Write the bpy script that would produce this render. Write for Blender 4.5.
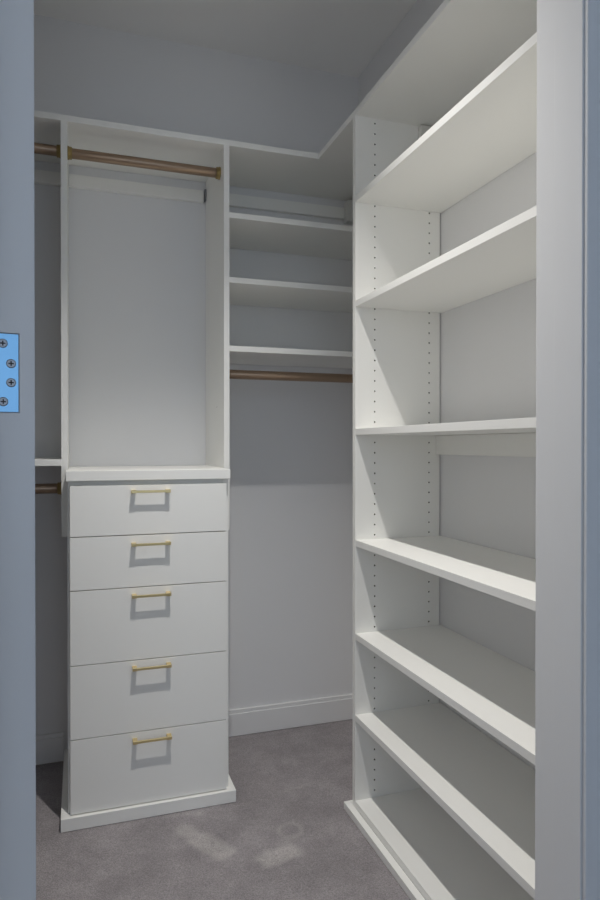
import bpy, bmesh, math, random
from mathutils import Vector, Matrix, noise

for o in list(bpy.data.objects):
    bpy.data.objects.remove(o)
scene = bpy.context.scene
COL = scene.collection

# ------------------------------------------------------------------ camera
cam_d = bpy.data.cameras.new('camera')
cam = bpy.data.objects.new('camera', cam_d)
COL.objects.link(cam)
cam_d.sensor_fit = 'VERTICAL'
cam_d.sensor_height = 24.0
cam_d.lens = 653.5 / 900 * 24.0
cam_d.clip_start = 0.01
cam.location = (0, 0, 1.1412)
cam.rotation_euler = (math.pi / 2 - 0.0062, 0, -0.3261)
scene.camera = cam

# ------------------------------------------------------------------ world, light, exposure
w = bpy.data.worlds.new('sky'); scene.world = w
w.use_nodes = True
bg = w.node_tree.nodes['Background']
bg.inputs['Color'].default_value = (0.55, 0.75, 1.0, 1)
bg.inputs['Strength'].default_value = 1.0

LAMP = (0.30, 1.33, 2.66)                     # recessed downlight in the closet ceiling
sp = bpy.data.lights.new('downlight_beam', 'SPOT')
sp.energy = 112; sp.color = (1.0, 0.97, 0.93)
sp.spot_size = math.radians(91); sp.spot_blend = 1.0; sp.shadow_soft_size = 0.022
spo = bpy.data.objects.new('downlight_beam', sp); COL.objects.link(spo)
spo.location = LAMP

WIN = (-1.5, 1.9, 0.75, 2.45)                 # bedroom window behind the camera: x0 x1 z0 z1
al = bpy.data.lights.new('window_daylight', 'AREA')
al.shape = 'RECTANGLE'; al.size = WIN[1] - WIN[0]; al.size_y = WIN[3] - WIN[2]
al.energy = 11; al.color = (0.80, 0.875, 1.0)
alo = bpy.data.objects.new('window_daylight', al); COL.objects.link(alo)
alo.location = ((WIN[0] + WIN[1]) / 2, -3.24, (WIN[2] + WIN[3]) / 2)
alo.rotation_euler = (math.radians(91), 0, 0)   # faces +y, into the house

vs = scene.view_settings
vs.view_transform = 'Standard'; vs.look = 'None'; vs.gamma = 1.0; vs.use_curve_mapping = False
vs.exposure = 0.05
scene.cycles.max_bounces = 16; scene.cycles.diffuse_bounces = 12; scene.cycles.glossy_bounces = 4

# ------------------------------------------------------------------ materials
def mat(name, col, rough=0.5, metal=0.0, nscale=None, namt=0.04, bump=0.0, bscale=300, spec=0.5, stretch=None):
    m = bpy.data.materials.new(name); m.use_nodes = True
    nt = m.node_tree; b = nt.nodes['Principled BSDF']
    b.inputs['Base Color'].default_value = (*col, 1)
    b.inputs['Roughness'].default_value = rough
    b.inputs['Metallic'].default_value = metal
    b.inputs['Specular IOR Level'].default_value = spec
    tc = nt.nodes.new('ShaderNodeTexCoord')
    src = tc.outputs['Object']
    if stretch:
        mp = nt.nodes.new('ShaderNodeMapping'); mp.inputs['Scale'].default_value = stretch
        nt.links.new(src, mp.inputs['Vector']); src = mp.outputs['Vector']
    if nscale:
        n = nt.nodes.new('ShaderNodeTexNoise'); n.inputs['Scale'].default_value = nscale
        n.inputs['Detail'].default_value = 4
        nt.links.new(src, n.inputs['Vector'])
        mr = nt.nodes.new('ShaderNodeMapRange')
        mr.inputs['To Min'].default_value = 1 - namt; mr.inputs['To Max'].default_value = 1 + namt
        nt.links.new(n.outputs['Fac'], mr.inputs['Value'])
        mx = nt.nodes.new('ShaderNodeMix'); mx.data_type = 'RGBA'; mx.blend_type = 'MULTIPLY'
        mx.inputs['Factor'].default_value = 1
        mx.inputs['A'].default_value = (*col, 1)
        nt.links.new(mr.outputs['Result'], mx.inputs['B'])
        nt.links.new(mx.outputs['Result'], b.inputs['Base Color'])
    if bump:
        n2 = nt.nodes.new('ShaderNodeTexNoise'); n2.inputs['Scale'].default_value = bscale
        n2.inputs['Detail'].default_value = 3
        nt.links.new(src, n2.inputs['Vector'])
        bp = nt.nodes.new('ShaderNodeBump'); bp.inputs['Strength'].default_value = bump
        bp.inputs['Distance'].default_value = 0.001
        nt.links.new(n2.outputs['Fac'], bp.inputs['Height'])
        nt.links.new(bp.outputs['Normal'], b.inputs['Normal'])
    return m

M_WHITE = mat('white_melamine', (0.885, 0.882, 0.852), 0.42, nscale=3, namt=0.012, bump=0.03, bscale=500)
M_WALL = mat('wall_paint', (0.775, 0.776, 0.783), 0.75, nscale=2, namt=0.015, bump=0.08, bscale=350, spec=0.3)
M_CEIL = mat('ceiling_paint', (0.88, 0.875, 0.865), 0.85, nscale=2, namt=0.015, bump=0.08, bscale=300, spec=0.2)
M_TRIM = mat('trim_paint', (0.80, 0.80, 0.80), 0.38, nscale=3, namt=0.012, bump=0.03, bscale=200)
M_CORE = mat('particleboard_core', (0.10, 0.085, 0.07), 0.9, nscale=400, namt=0.3)
M_ROD = mat('bronze_rod', (0.35, 0.25, 0.175), 0.36, 0.75, nscale=40, namt=0.06, stretch=(0.2, 1, 1))
M_FLANGE = mat('brass_flange', (0.38, 0.285, 0.12), 0.35, 0.85, nscale=60, namt=0.06)
M_BRASS = mat('satin_brass', (0.80, 0.64, 0.33), 0.30, 0.9, nscale=80, namt=0.05, stretch=(0.2, 1, 1))
M_SKY_STEEL = mat('sky_tinted_steel', (0.19, 0.37, 0.55), 0.28, 1.0, nscale=60, namt=0.03)  # hinge steel, blue sky reflection painted into the base colour
M_SCREW = mat('screw_steel', (0.30, 0.31, 0.33), 0.38, 1.0, nscale=300, namt=0.1)
M_DARK = mat('dark_gap', (0.05, 0.05, 0.055), 0.8)
M_PLASTIC = mat('white_plastic', (0.72, 0.72, 0.69), 0.45, nscale=5, namt=0.01)
M_LENS = mat('frosted_lens', (0.9, 0.9, 0.9), 0.5)
_b = M_LENS.node_tree.nodes['Principled BSDF']
_b.inputs['Emission Color'].default_value = (1, 0.97, 0.93, 1); _b.inputs['Emission Strength'].default_value = 6

# carpet: mottled grey pile, crushed pile of footprints comes from a mesh attribute
M_CARPET = bpy.data.materials.new('carpet'); M_CARPET.use_nodes = True
nt = M_CARPET.node_tree; b = nt.nodes['Principled BSDF']
b.inputs['Roughness'].default_value = 0.95; b.inputs['Specular IOR Level'].default_value = 0.1
b.inputs['Sheen Weight'].default_value = 0.15
tc = nt.nodes.new('ShaderNodeTexCoord')
def cn(sc, det):
    n = nt.nodes.new('ShaderNodeTexNoise'); n.inputs['Scale'].default_value = sc; n.inputs['Detail'].default_value = det
    nt.links.new(tc.outputs['Object'], n.inputs['Vector']); return n
n1, n2, n3 = cn(7, 4), cn(330, 2), cn(26, 3)
def mrange(src, a, c, lo=0.3, hi=0.7):
    m = nt.nodes.new('ShaderNodeMapRange'); m.inputs['From Min'].default_value = lo; m.inputs['From Max'].default_value = hi
    m.inputs['To Min'].default_value = a; m.inputs['To Max'].default_value = c
    nt.links.new(src, m.inputs['Value']); return m.outputs['Result']
def mmul(a, c):
    m = nt.nodes.new('ShaderNodeMath'); m.operation = 'MULTIPLY'
    nt.links.new(a, m.inputs[0]); nt.links.new(c, m.inputs[1]); return m.outputs[0]
f = mmul(mmul(mrange(n1.outputs['Fac'], 0.85, 1.15), mrange(n2.outputs['Fac'], 0.72, 1.28)), mrange(n3.outputs['Fac'], 0.94, 1.06))
at = nt.nodes.new('ShaderNodeAttribute'); at.attribute_name = 'crush'
mc = nt.nodes.new('ShaderNodeMix'); mc.data_type = 'RGBA'
mc.inputs['A'].default_value = (0.298, 0.275, 0.283, 1); mc.inputs['B'].default_value = (0.46, 0.43, 0.425, 1)
nt.links.new(at.outputs['Fac'], mc.inputs['Factor'])
mx = nt.nodes.new('ShaderNodeMix'); mx.data_type = 'RGBA'; mx.blend_type = 'MULTIPLY'; mx.inputs['Factor'].default_value = 1
nt.links.new(mc.outputs['Result'], mx.inputs['A']); nt.links.new(f, mx.inputs['B'])
nt.links.new(mx.outputs['Result'], b.inputs['Base Color'])
bp = nt.nodes.new('ShaderNodeBump'); bp.inputs['Strength'].default_value = 0.9; bp.inputs['Distance'].default_value = 0.003
nt.links.new(n2.outputs['Fac'], bp.inputs['Height']); nt.links.new(bp.outputs['Normal'], b.inputs['Normal'])

# ------------------------------------------------------------------ helpers
WORLD = {}
def link(name, me, m, parent, loc):
    """one mesh object whose origin stands at world point loc"""
    o = bpy.data.objects.new(name, me); COL.objects.link(o)
    loc = Vector(loc)
    WORLD[o.name] = loc
    if parent is not None:
        o.parent = parent; o.location = loc - WORLD[parent.name]
    else:
        o.location = loc
    if m is not None and not me.materials:
        me.materials.append(m)
    return o
def mesh_of(bm, name, smooth=False):
    bmesh.ops.recalc_face_normals(bm, faces=bm.faces)
    me = bpy.data.meshes.new(name); bm.to_mesh(me); bm.free()
    if smooth:
        for p in me.polygons: p.use_smooth = True
    return me
def add_box(bm, x0, x1, y0, y1, z0, z1, bev=0.0):
    r = bmesh.ops.create_cube(bm, size=1)
    vs_ = r['verts']
    for v in vs_:
        v.co = Vector(((x0 + x1) / 2 + v.co.x * (x1 - x0), (y0 + y1) / 2 + v.co.y * (y1 - y0), (z0 + z1) / 2 + v.co.z * (z1 - z0)))
    if bev:
        es = {e for v in vs_ for e in v.link_edges}
        bmesh.ops.bevel(bm, geom=list(es), offset=bev, segments=2, affect='EDGES', profile=0.6)
def box(name, x0, x1, y0, y1, z0, z1, m, parent=None, bev=0.0008):
    c = Vector(((x0 + x1) / 2, (y0 + y1) / 2, z0))
    bm = bmesh.new()
    add_box(bm, x0 - c.x, x1 - c.x, y0 - c.y, y1 - c.y, 0, z1 - z0, bev)
    return link(name, mesh_of(bm, name), m, parent, c)
def boxes(name, lst, m, parent=None, bev=0.0008, origin=None):
    c = Vector(origin) if origin else Vector(((lst[0][0] + lst[0][1]) / 2, (lst[0][2] + lst[0][3]) / 2, min(q[4] for q in lst)))
    bm = bmesh.new()
    for q in lst:
        add_box(bm, q[0] - c.x, q[1] - c.x, q[2] - c.y, q[3] - c.y, q[4] - c.z, q[5] - c.z, bev)
    return link(name, mesh_of(bm, name), m, parent, c)
def empty(name, loc):
    o = bpy.data.objects.new(name, None); COL.objects.link(o)
    o.location = loc; o.empty_display_size = 0.05
    WORLD[o.name] = Vector(loc); return o
def tag(o, label, cat, group=None):
    o['label'] = label; o['category'] = cat
    if group: o['group'] = group
    return o
def struct(o):
    o['kind'] = 'structure'; return o
def prism(name, pts, z0, z1, m, parent=None, bev=0.0008):
    """upright extrusion of a plan outline"""
    cx = sum(p[0] for p in pts) / len(pts); cy = sum(p[1] for p in pts) / len(pts)
    bm = bmesh.new()
    vs_ = [bm.verts.new((p[0] - cx, p[1] - cy, 0)) for p in pts]
    fc = bm.faces.new(vs_)
    r = bmesh.ops.extrude_face_region(bm, geom=[fc])
    bmesh.ops.translate(bm, verts=[g for g in r['geom'] if isinstance(g, bmesh.types.BMVert)], vec=(0, 0, z1 - z0))
    if bev: bmesh.ops.bevel(bm, geom=list(bm.edges), offset=bev, segments=2, affect='EDGES', profile=0.6)
    return link(name, mesh_of(bm, name), m, parent, (cx, cy, z0))

def drilled_panel(name, depth, height, thick, cols, zs, to_world, loc, parent, r=0.0026, hd=0.011):
    """board whose w=0 face carries rows of shelf-pin holes; (u,v,w) -> local xyz by to_world"""
    V, F, I = [], [], []
    def v(u, vv, ww): V.append(to_world(u, vv, ww)); return len(V) - 1
    def quad(a, c, d, e, mi=0): F.append((a, c, d, e)); I.append(mi)
    def rect(u0, u1, v0, v1): quad(v(u0, v0, 0), v(u1, v0, 0), v(u1, v1, 0), v(u0, v1, 0))
    h = 0.016
    u_prev = 0
    for uc in cols:
        rect(u_prev, uc - h, 0, height)
        z_prev = 0
        for zc in zs:
            if zc - h > z_prev + 1e-6: rect(uc - h, uc + h, z_prev, zc - h)
            sq = [(1, 0), (1, 1), (0, 1), (-1, 1), (-1, 0), (-1, -1), (0, -1), (1, -1)]
            S = [v(uc + a * h, zc + c * h, 0) for a, c in sq]
            O = [v(uc + r * math.cos(k * math.pi / 4), zc + r * math.sin(k * math.pi / 4), 0) for k in range(8)]
            D = [v(uc + r * math.cos(k * math.pi / 4), zc + r * math.sin(k * math.pi / 4), hd) for k in range(8)]
            for k in range(8):
                n = (k + 1) % 8
                quad(S[k], S[n], O[n], O[k]); quad(O[k], O[n], D[n], D[k], 1)
            F.append(tuple(D)); I.append(1)
            z_prev = zc + h
        rect(uc - h, uc + h, z_prev, height)
        u_prev = uc + h
    rect(u_prev, depth, 0, height)
    A = [v(0, 0, 0), v(depth, 0, 0), v(depth, height, 0), v(0, height, 0)]
    B = [v(0, 0, thick), v(depth, 0, thick), v(depth, height, thick), v(0, height, thick)]
    F.append(tuple(B)); I.append(0)
    for k in range(4): quad(A[k], A[(k + 1) % 4], B[(k + 1) % 4], B[k])
    me = bpy.data.meshes.new(name); me.from_pydata(V, [], F)
    me.materials.append(M_WHITE); me.materials.append(M_CORE)
    for p, i in zip(me.polygons, I): p.material_index = i
    return link(name, me, None, parent, loc)

def lathe(bm, prof, axis='x', seg=28, x_off=0.0):
    """profile of (along, radius) turned about an axis"""
    rings = []
    for a, r in prof:
        ring = []
        for k in range(seg):
            t = 2 * math.pi * k / seg
            c, s = r * math.cos(t), r * math.sin(t)
            ring.append(bm.verts.new({'x': (a + x_off, c, s), 'y': (c, a + x_off, s), 'z': (c, s, a + x_off)}[axis]))
        rings.append(ring)
    for i in range(len(rings) - 1):
        for k in range(seg):
            bm.faces.new((rings[i][k], rings[i][(k + 1) % seg], rings[i + 1][(k + 1) % seg], rings[i + 1][k]))
    bm.faces.new(rings[0]); bm.faces.new(rings[-1])

# ------------------------------------------------------------------ measures (metres)
YB, XW, XL = 2.5212, 1.110, -1.05          # back wall, right wall, left wall
ZC = 2.6815                                # ceiling
YR = 2.1825                                # front line of the boards on the back wall
XF, YP = 0.808, 1.8575                     # front line / far end panel of the right shelving
ZT0, ZT1 = 2.160, 2.179                    # long top shelf
WY0, WY1 = 0.778, 0.881                    # doorway wall
DX0, DX1, DZ = -0.112, 0.700, 2.420        # doorway opening
HX0, HX1, HY0 = -1.9, 2.3, -3.2            # room in front of the doorway

# ------------------------------------------------------------------ the setting
def carpet():
    caps = [((0.290, 1.950), (0.318, 1.915), 0.036, 0.75), ((0.335, 1.885), (0.378, 1.810), 0.046, 1.0),
            ((0.262, 1.925), (0.285, 1.915), 0.020, 0.45),
            ((0.495, 1.735), (0.558, 1.750), 0.044, 1.0), ((0.552, 1.775), (0.575, 1.80), 0.026, 0.40)]
    lines = [((0.25, 2.035), (0.36, 2.018), 0.012, 0.38), ((0.36, 2.018), (0.55, 2.03), 0.010, 0.32), ((0.55, 2.03), (0.80, 2.10), 0.012, 0.22)]
    def seg(p, a, c):
        ab = (c[0] - a[0], c[1] - a[1]); t = ((p[0] - a[0]) * ab[0] + (p[1] - a[1]) * ab[1]) / (ab[0] ** 2 + ab[1] ** 2)
        t = max(0, min(1, t)); return math.hypot(p[0] - a[0] - t * ab[0], p[1] - a[1] - t * ab[1])
    def crush(x, y):
        q = (x, y); k = 0.0
        n = noise.noise(Vector((x * 38, y * 38, 0)))
        n2_ = noise.noise(Vector((x * 90, y * 90, 4)))
        for a, c, r, s in caps:
            d = seg(q, a, c) + 0.009 * n + 0.004 * n2_
            k = max(k, s * max(0, min(1, (r - d) / 0.022)) * (0.85 + 0.35 * n2_))
        for a, c, r, s in lines:
            d = seg(q, a, c) + 0.010 * n
            k = max(k, s * max(0, min(1, (r - d) / 0.012)) * (0.8 + 0.5 * n2_))
        d = abs(math.hypot((x - 0.593) * 1.0, y - 1.845) - 0.034) + 0.003 * n
        k = max(k, 0.5 * max(0, min(1, (0.012 - d) / 0.010)))
        return k
    x0, x1, y0, y1, st = XL, XW, 0.70, YB, 0.009
    nx = int((x1 - x0) / st); ny = int((y1 - y0) / st)
    V, F, A = [], [], []
    for j in range(ny + 1):
        for i in range(nx + 1):
            x = x0 + (x1 - x0) * i / nx; y = y0 + (y1 - y0) * j / ny
            k = crush(x, y) if 0.2 < x < 0.85 and 1.65 < y < 2.15 else 0
            z = -0.0012 + 0.0012 * noise.noise(Vector((x * 60, y * 60, 2))) - 0.0035 * k
            V.append((x, y, z)); A.append(k)
    for j in range(ny):
        for i in range(nx):
            a = j * (nx + 1) + i; F.append((a, a + 1, a + nx + 2, a + nx + 1))
    # room side of the doorway
    n0 = len(V)
    for q in ((HX0, HY0, 0), (HX1, HY0, 0), (HX1, 0.70, -0.001), (HX0, 0.70, -0.001)): V.append(q); A.append(0)
    F.append((n0, n0 + 1, n0 + 2, n0 + 3))
    me = bpy.data.meshes.new('floor'); me.from_pydata(V, [], F)
    ca = me.attributes.new('crush', 'FLOAT', 'POINT'); ca.data.foreach_set('value', A)
    for p in me.polygons: p.use_smooth = True
    return struct(link('floor', me, M_CARPET, None, (0, 0, 0)))
carpet()
struct(box('ceiling', XL - .1, XW + .1, WY0, YB + .1, ZC, ZC + .1, M_CEIL, bev=0))
struct(box('wall_back', XL - .1, XW + .1, YB, YB + .1, -.05, ZC, M_WALL, bev=0))
struct(box('wall_right', XW, XW + .1, WY1, YB, -.05, ZC, M_WALL, bev=0))
struct(box('wall_left', XL - .1, XL, WY1, YB, -.05, ZC, M_WALL, bev=0))
JT = 0.020
wf = boxes('wall_front', [(HX0, DX0 - JT, WY0, WY1, -.05, ZC), (DX1 + JT, HX1, WY0, WY1, -.05, ZC), (DX0 - JT, DX1 + JT, WY0, WY1, DZ + JT, ZC)], M_WALL, bev=0)
struct(wf)
# door frame lining (jambs and head) and the casing on the room side
struct(boxes('trim_1', [(DX1, DX1 + JT, WY0, 0.838, 0, DZ), (DX1 + .0012, DX1 + JT, 0.838, WY1, 0, DZ)], M_TRIM, bev=0.0012))
struct(box('trim_2', DX0 - JT, DX0, WY0, WY1, 0, DZ, M_TRIM, bev=0.0012))
struct(box('trim_3', DX0 - JT, DX1 + JT, WY0, WY1, DZ, DZ + JT, M_TRIM, bev=0.0012))
def casing(name, x0, x1):
    struct(box(name, x0, x1, WY0 - .0075, WY0, 0, DZ + .07, M_TRIM, bev=0.0022))
casing('trim_4', DX1 + .003, DX1 + .082)
casing('trim_5', DX0 - .082, DX0 - .003)
struct(boxes('trim_6', [(DX0 - .003, DX1 + .003, WY0 - .0075, WY0, DZ + .003, DZ + .07)], M_TRIM, bev=0.0015))
# room the photograph is taken from
struct(box('ceiling_room', HX0 - .1, HX1 + .1, HY0 - .1, WY0, ZC, ZC + .1, M_CEIL, bev=0))
struct(box('wall_room_left', HX0 - .1, HX0, HY0, WY0, -.05, ZC, M_WALL, bev=0))
struct(box('wall_room_right', HX1, HX1 + .1, HY0, WY0, -.05, ZC, M_WALL, bev=0))
struct(boxes('wall_room_rear', [(HX0 - .1, WIN[0], HY0 - .1, HY0, -.05, ZC), (WIN[1], HX1 + .1, HY0 - .1, HY0, -.05, ZC),
                                (WIN[0], WIN[1], HY0 - .1, HY0, -.05, WIN[2]), (WIN[0], WIN[1], HY0 - .1, HY0, WIN[3], ZC)], M_WALL, bev=0))
wn = struct(empty('window_1', ((WIN[0] + WIN[1]) / 2, HY0, WIN[2])))
boxes('window_frame', [(WIN[0], WIN[0] + .05, HY0 - .02, HY0 + .02, WIN[2], WIN[3]), (WIN[1] - .05, WIN[1], HY0 - .02, HY0 + .02, WIN[2], WIN[3]),
                       (WIN[0] + .05, WIN[1] - .05, HY0 - .02, HY0 + .02, WIN[2], WIN[2] + .05), (WIN[0] + .05, WIN[1] - .05, HY0 - .02, HY0 + .02, WIN[3] - .05, WIN[3])], M_TRIM, wn)
box('window_sill', WIN[0] - .04, WIN[1] + .04, HY0, HY0 + .07, WIN[2] - .03, WIN[2], M_TRIM, wn)
# skirting boards with a bevelled cap
def skirting(name, x0, x1):
    struct(boxes(name, [(x0, x1, YB - .013, YB, 0, .088), (x0, x1, YB - .009, YB, .088, .1025)], M_TRIM, bev=0.002))
skirting('baseboard_back', .4765, XW)
skirting('baseboard_nook', XL, -.0545)
struct(boxes('baseboard_left', [(XL, XL + .013, WY1, YB - .013, 0, .088), (XL, XL + .009, WY1, YB - .013, .088, .1025)], M_TRIM, bev=0.002))

# recessed downlight in the closet ceiling
dl = tag(empty('downlight', (LAMP[0], LAMP[1], ZC)), 'round white recessed downlight in the closet ceiling', 'light')
bm = bmesh.new(); lathe(bm, [(0, .075), (-.004, .078), (-.008, .072), (-.006, .055), (-.0005, .052)], 'z', 40)
link('trim_ring', mesh_of(bm, 'trim_ring', True), M_PLASTIC, dl, (LAMP[0], LAMP[1], ZC))
bm = bmesh.new(); lathe(bm, [(-.0062, .049), (-.0068, .045), (-.0072, .02)], 'z', 32)
link('lens', mesh_of(bm, 'lens', True), M_LENS, dl, (LAMP[0], LAMP[1], ZC))

# ------------------------------------------------------------------ door standing open, hinge edge towards the camera
door = struct(empty('door_1', (-.0533, .900, 0)))
A8 = math.radians(8)
door.rotation_euler = (0, 0, A8)               # local +y runs along the slab, local -x across its thickness
DT, DW, DH = .0435, .72, 2.405
LZ0, LZ1, LX0, LX1 = 1.1838, 1.2822, -DT, -.0190   # leaf mortise
bm = bmesh.new()
add_box(bm, -DT, 0, .004, DW, .008, DH)
add_box(bm, -DT, 0, 0, .004, LZ1 + .0012, DH)
add_box(bm, -DT, 0, 0, .004, .008, LZ0 - .0012)
add_box(bm, LX1 + .0012, 0, 0, .004, LZ0 - .0012, LZ1 + .0012)
ed = [e for e in bm.edges if all(abs(v.co.x) < 1e-6 and abs(v.co.y) < 1e-6 for v in e.verts)]
bmesh.ops.bevel(bm, geom=ed, offset=.0014, segments=2, affect='EDGES')
slab = bpy.data.objects.new('door_slab', mesh_of(bm, 'door_slab')); COL.objects.link(slab)
slab.parent = door; slab.data.materials.append(M_TRIM); WORLD[slab.name] = Vector((0, 0, 0))
def dpart(name, bm, m, parent, smooth=False, loc=(0, 0, 0)):
    o = bpy.data.objects.new(name, mesh_of(bm, name, smooth)); COL.objects.link(o)
    o.parent = parent; o.location = loc; o.data.materials.append(m); return o
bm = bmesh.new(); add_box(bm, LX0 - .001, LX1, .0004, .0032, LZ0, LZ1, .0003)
leaf = dpart('hinge_leaf', bm, M_SKY_STEEL, door)
leaf['label'] = 'steel hinge leaf with the blue daylight reflection put into its colour'
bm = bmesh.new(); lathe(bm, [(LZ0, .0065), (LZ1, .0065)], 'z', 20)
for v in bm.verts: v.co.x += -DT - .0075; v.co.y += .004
dpart('hinge_knuckle', bm, M_SKY_STEEL, door, True)
def screw_mesh():
    bm = bmesh.new()
    R_, seg = .0058, 24
    prof = [(0.0, R_), (-.0007, R_ * .97), (-.0010, R_ * .80), (-.0010, R_ * .62)]
    lathe(bm, prof, 'y', seg)
    for (hx, hz) in ((.0031, .0008), (.0008, .0031)):        # cross slot, dark walls
        add_box(bm, -hx, hx, -.00125, -.0009, -hz, hz)
    me = mesh_of(bm, 'screw'); me.materials.append(M_SCREW); me.materials.append(M_DARK)
    for p in me.polygons:
        if abs(p.center.x) < .0032 and abs(p.center.z) < .0032 and p.center.y < -.00085 and p.area < 4e-5: p.material_index = 1
    return me
SM = screw_mesh()
for dx, z in ((-.0372, 1.2698), (-.0277, 1.2449), (-.0277, 1.2209), (-.0368, 1.1967)):
    s = bpy.data.objects.new('screw', SM); COL.objects.link(s); s.parent = leaf; s.location = (dx, .0004, z)

# ------------------------------------------------------------------ long top shelf, L-shaped in two boards
tag(box('top_shelf', XL, XW - .001, YR, YB - .002, ZT0, ZT1, M_WHITE), 'long white top shelf board running along the back wall', 'shelf', 'top shelf boards')
tag(box('top_shelf', XF, XW - .001, WY1 + .004, YR, ZT0, ZT1, M_WHITE), 'white top shelf board capping the tall shelving on the right wall', 'shelf', 'top shelf boards')

# ------------------------------------------------------------------ hanging compartment above the drawers
PL0, PL1, PR0, PR1 = -.0525, -.0335, .466, .485
HOLES = lambda lo, hi, base: [base + .032 * k - lo for k in range(-60, 80) if lo + .05 < base + .032 * k < hi - .0158]
PH = ZT0 - .855
dp = drilled_panel('divider_panel', YB - .003 - YR, PH, PL1 - PL0, [.120], [1.28 - .855, 2.118 - .855], lambda u, v, w_: (-w_, u, v), (PL1, YR, .855), None)
tag(dp, 'tall white upright panel between the left nook and the rod compartment above the drawers', 'panel', 'upright divider panels')
dp = drilled_panel('divider_panel', YB - .003 - YR, PH, PR1 - PR0, [.120], [1.28 - .855, 2.118 - .855], lambda u, v, w_: (w_, u, v), (PR0, YR, .855), None)
tag(dp, 'tall white upright panel between the rod compartment and the corner shelves', 'panel', 'upright divider panels')
tag(box('wall_rail', PL1 + .001, .455, YB - .020, YB - .001, 2.078, 2.122, M_WHITE, None, .0015), 'white wall rail behind the rod above the drawers', 'rail', 'wall rails')
tag(box('rail_slit_shade', .4590, .4655, YB - .022, YB - .002, 2.085, 2.128, M_SCREW, None, .001), 'thin dark strip standing in for the shaded slit at the right end of the wall rail above the drawers', 'bracket')  # dark strip added for the shade in the slit between rail and panel
tag(box('wall_rail', .486, 1.040, YB - .020, YB - .001, 2.078, 2.124, M_WHITE, None, .0015), 'white wall rail under the top shelf in the corner section', 'rail', 'wall rails')
tag(box('wall_rail', XL, PL0 - .001, YB - .020, YB - .001, 2.078, 2.122, M_WHITE, None, .0015), 'white wall rail at the back of the dark left nook', 'rail', 'wall rails')
tag(box('bracket_cover', 1.043, 1.095, YB - .045, YB - .001, 2.062, 2.150, M_PLASTIC, None, .003), 'small white bracket cover at the end of the corner wall rail', 'bracket')

# ------------------------------------------------------------------ rods
def rod(x0, x1, y, z, label, flanges=(1, 1)):
    r = tag(empty('closet_rod', (x0, y, z)), label, 'rod', 'bronze closet rods')
    bm = bmesh.new(); lathe(bm, [(0.001, .0155), (.003, .0162), (x1 - x0 - .003, .0162), (x1 - x0 - .001, .0155)], 'x', 32)
    link('tube', mesh_of(bm, 'tube', True), M_ROD, r, (x0, y, z))
    for side, on in zip((0, 1), flanges):
        if not on: continue
        bm = bmesh.new()
        pr = [(0, .0212), (.003, .0214), (.0045, .0200), (.013, .0194), (.0140, .0175)]
        lathe(bm, pr if side == 0 else [(-a, q) for a, q in pr], 'x', 28)
        link('flange', mesh_of(bm, 'flange', True), M_FLANGE, r, (x0 if side == 0 else x1, y, z))
    return r
rod(PL1, PR0, 2.25, 2.0897, 'bronze rod spanning the compartment above the drawers')
rod(XL, PL0, 2.25, 2.0910, 'bronze rod high up in the left nook')
rod(XL, PL0, 2.25, 1.0040, 'dark bronze rod under the left nook shelf')
rod(PR1, XW, 2.25, 1.3925, 'bronze rod under the lowest corner shelf')

# ------------------------------------------------------------------ fixed shelves on the back wall
for zb, lab in ((1.9165, 'white fixed corner shelf just below the top shelf, topmost of three'),
                (1.6965, 'white fixed corner shelf, middle of three'),
                (1.4635, 'white fixed corner shelf directly over the rod, lowest of three')):
    tag(box('corner_shelf', PR1, XW - .001, YR, YB - .002, zb, zb + .019, M_WHITE), lab, 'shelf', 'fixed corner shelves')
tag(box('nook_shelf', XL + .001, PL0, YR, YB - .002, 1.0787, 1.0989, M_WHITE), 'white shelf in the left nook above the lower rod', 'shelf')

# ------------------------------------------------------------------ drawer unit
CX0, CX1, CY = -.0335, .4570, 2.075
YD = 2.056
du = tag(empty('drawer_unit', (.212, 2.3, 0)), 'white five-drawer unit with brass bar handles', 'drawer unit')
box('side_panel', CX0, CX0 + .018, CY, YB - .016, 0.0, 1.036, M_WHITE, du)
box('side_panel', CX1 - .018, CX1, CY, YB - .016, 0.0, 1.036, M_WHITE, du)
boxes('carcass', [(CX0 + .018, CX1 - .018, YB - .022, YB - .016, .045, 1.036), (CX0 + .018, CX1 - .018, CY + .004, YB - .022, .035, .045),
                  (CX0 + .018, CX1 - .018, CY + .004, YB - .022, 1.020, 1.036)], M_WHITE, du)
box('plinth', -.0534, .4750, 2.0443, CY - .0005, 0, .0380, M_WHITE, du, .0012)
box('plinth', -.0534, CX0, CY, YB - .001, 0, .0380, M_WHITE, du, .0012)
box('plinth', CX1, .4750, CY, YB - .001, 0, .0380, M_WHITE, du, .0012)

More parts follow.
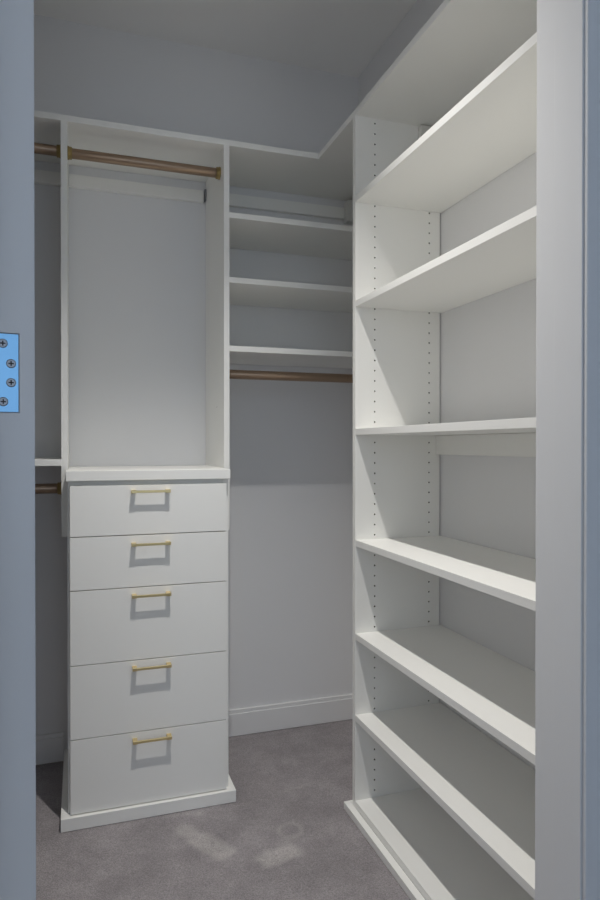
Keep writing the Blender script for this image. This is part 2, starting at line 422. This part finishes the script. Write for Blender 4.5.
def handle_mesh():
    bm = bmesh.new()
    L, yo = .0585, -.0255
    add_box(bm, -L, L, yo, yo + .0062, -.0038, .0038, .0010)
    for s in (-1, 1):
        x0, x1 = (-L, -L + .014) if s < 0 else (L - .014, L)
        add_box(bm, x0 - .0004, x1 + .0004, yo - .0005, yo + .0070, -.0048, .0048, .0010)   # square end caps
        add_box(bm, x0, x1, yo + .006, 0, -.0046, .0046, .0008)
    me = mesh_of(bm, 'handle'); me.materials.append(M_BRASS); return me
HM = handle_mesh()
ZD = [1.0228, .8686, .7080, .4841, .2632, .0400]
HZ = [1.0025, .8410, .6840, .4630, .2407]
for i in range(5):
    z1, z0 = ZD[i] - .0013, ZD[i + 1] + .0013
    # the drawer itself is the front with its box behind, one mesh
    bm = bmesh.new()
    add_box(bm, -.23645, .23645, -.0095, .0095, 0, z1 - z0, .0008)
    bw0, bw1 = -.224, .218
    add_box(bm, bw0, bw0 + .012, .010, .38, .02, z1 - z0 - .03)
    add_box(bm, bw1 - .012, bw1, .010, .38, .02, z1 - z0 - .03)
    add_box(bm, bw0, bw1, .368, .38, .02, z1 - z0 - .03)
    add_box(bm, bw0, bw1, .010, .38, .014, .022)
    dm = bpy.data.meshes.new('drawer'); bm.to_mesh(dm); bm.free()
    d = link('drawer', dm, M_WHITE, du, (.21025, YD + .0095, z0))
    hx = .2085 + .0008 * i
    h = link('handle', HM, None, d, (hx, YD, HZ[i]))
ct = prism('countertop', [(-.0372, 2.050), (.4585, 2.050), (.4585, YR - .001), (.4655, YR - .001), (.4655, YB - .002), (PL1 + .0005, YB - .002), (PL1 + .0005, YR - .001), (-.0372, YR - .001)],
           1.0365, 1.0667, M_WHITE, None, .0012)
tag(ct, 'thick white countertop on the drawer unit', 'countertop')

# ------------------------------------------------------------------ tall shelving on the right wall
su = tag(empty('shelving_unit', (.96, 1.37, 0)), 'tall white shelving unit with seven shelves along the right wall', 'shelving')
zs = HOLES(0.0, ZT0, .9598)
zs = [z for z in zs if z > .06]
PD = XW - .0055 - XF
drilled_panel('side_panel', PD, ZT0, .019, [.0663, .258], zs, lambda u, v, w_: (u, w_, v), (XF, YP, 0), su)
YN = WY1 + .004
drilled_panel('side_panel', PD, ZT0, .019, [.0663, .258], zs, lambda u, v, w_: (u, -w_, v), (XF, YN + .019, 0), su)
SB = bmesh.new()
add_box(SB, 0, XW - .002 - XF, 0, YP - YN - .019 - .001, -.0195, 0, .0008)
SHM = mesh_of(SB, 'shelf'); SHM.materials.append(M_WHITE)
for z in (1.9120, 1.5895, 1.1946, .8508, .5616, .3086):
    link('shelf', SHM, None, su, (XF + .0005, YN + .0195, z))
box('shelf', XF + .0005, XW - .002, YN + .0195, YP - .0005, .021, .0420, M_WHITE, su)
box('plinth', .7870, XF - .0005, YN, YP + .0405, 0, .0225, M_WHITE, su, .0012)
box('plinth', XF, XW - .003, YP + .0195, YP + .0405, 0, .0225, M_WHITE, su, .0008)
box('wall_rail', XW - .020, XW - .001, YN + .0195, YP - .001, 1.1135, 1.1745, M_WHITE, su, .0015)
box('bracket_cover', 1.024, 1.072, YP - .020, YP - .0003, 2.075, 2.156, M_PLASTIC, su, .003)
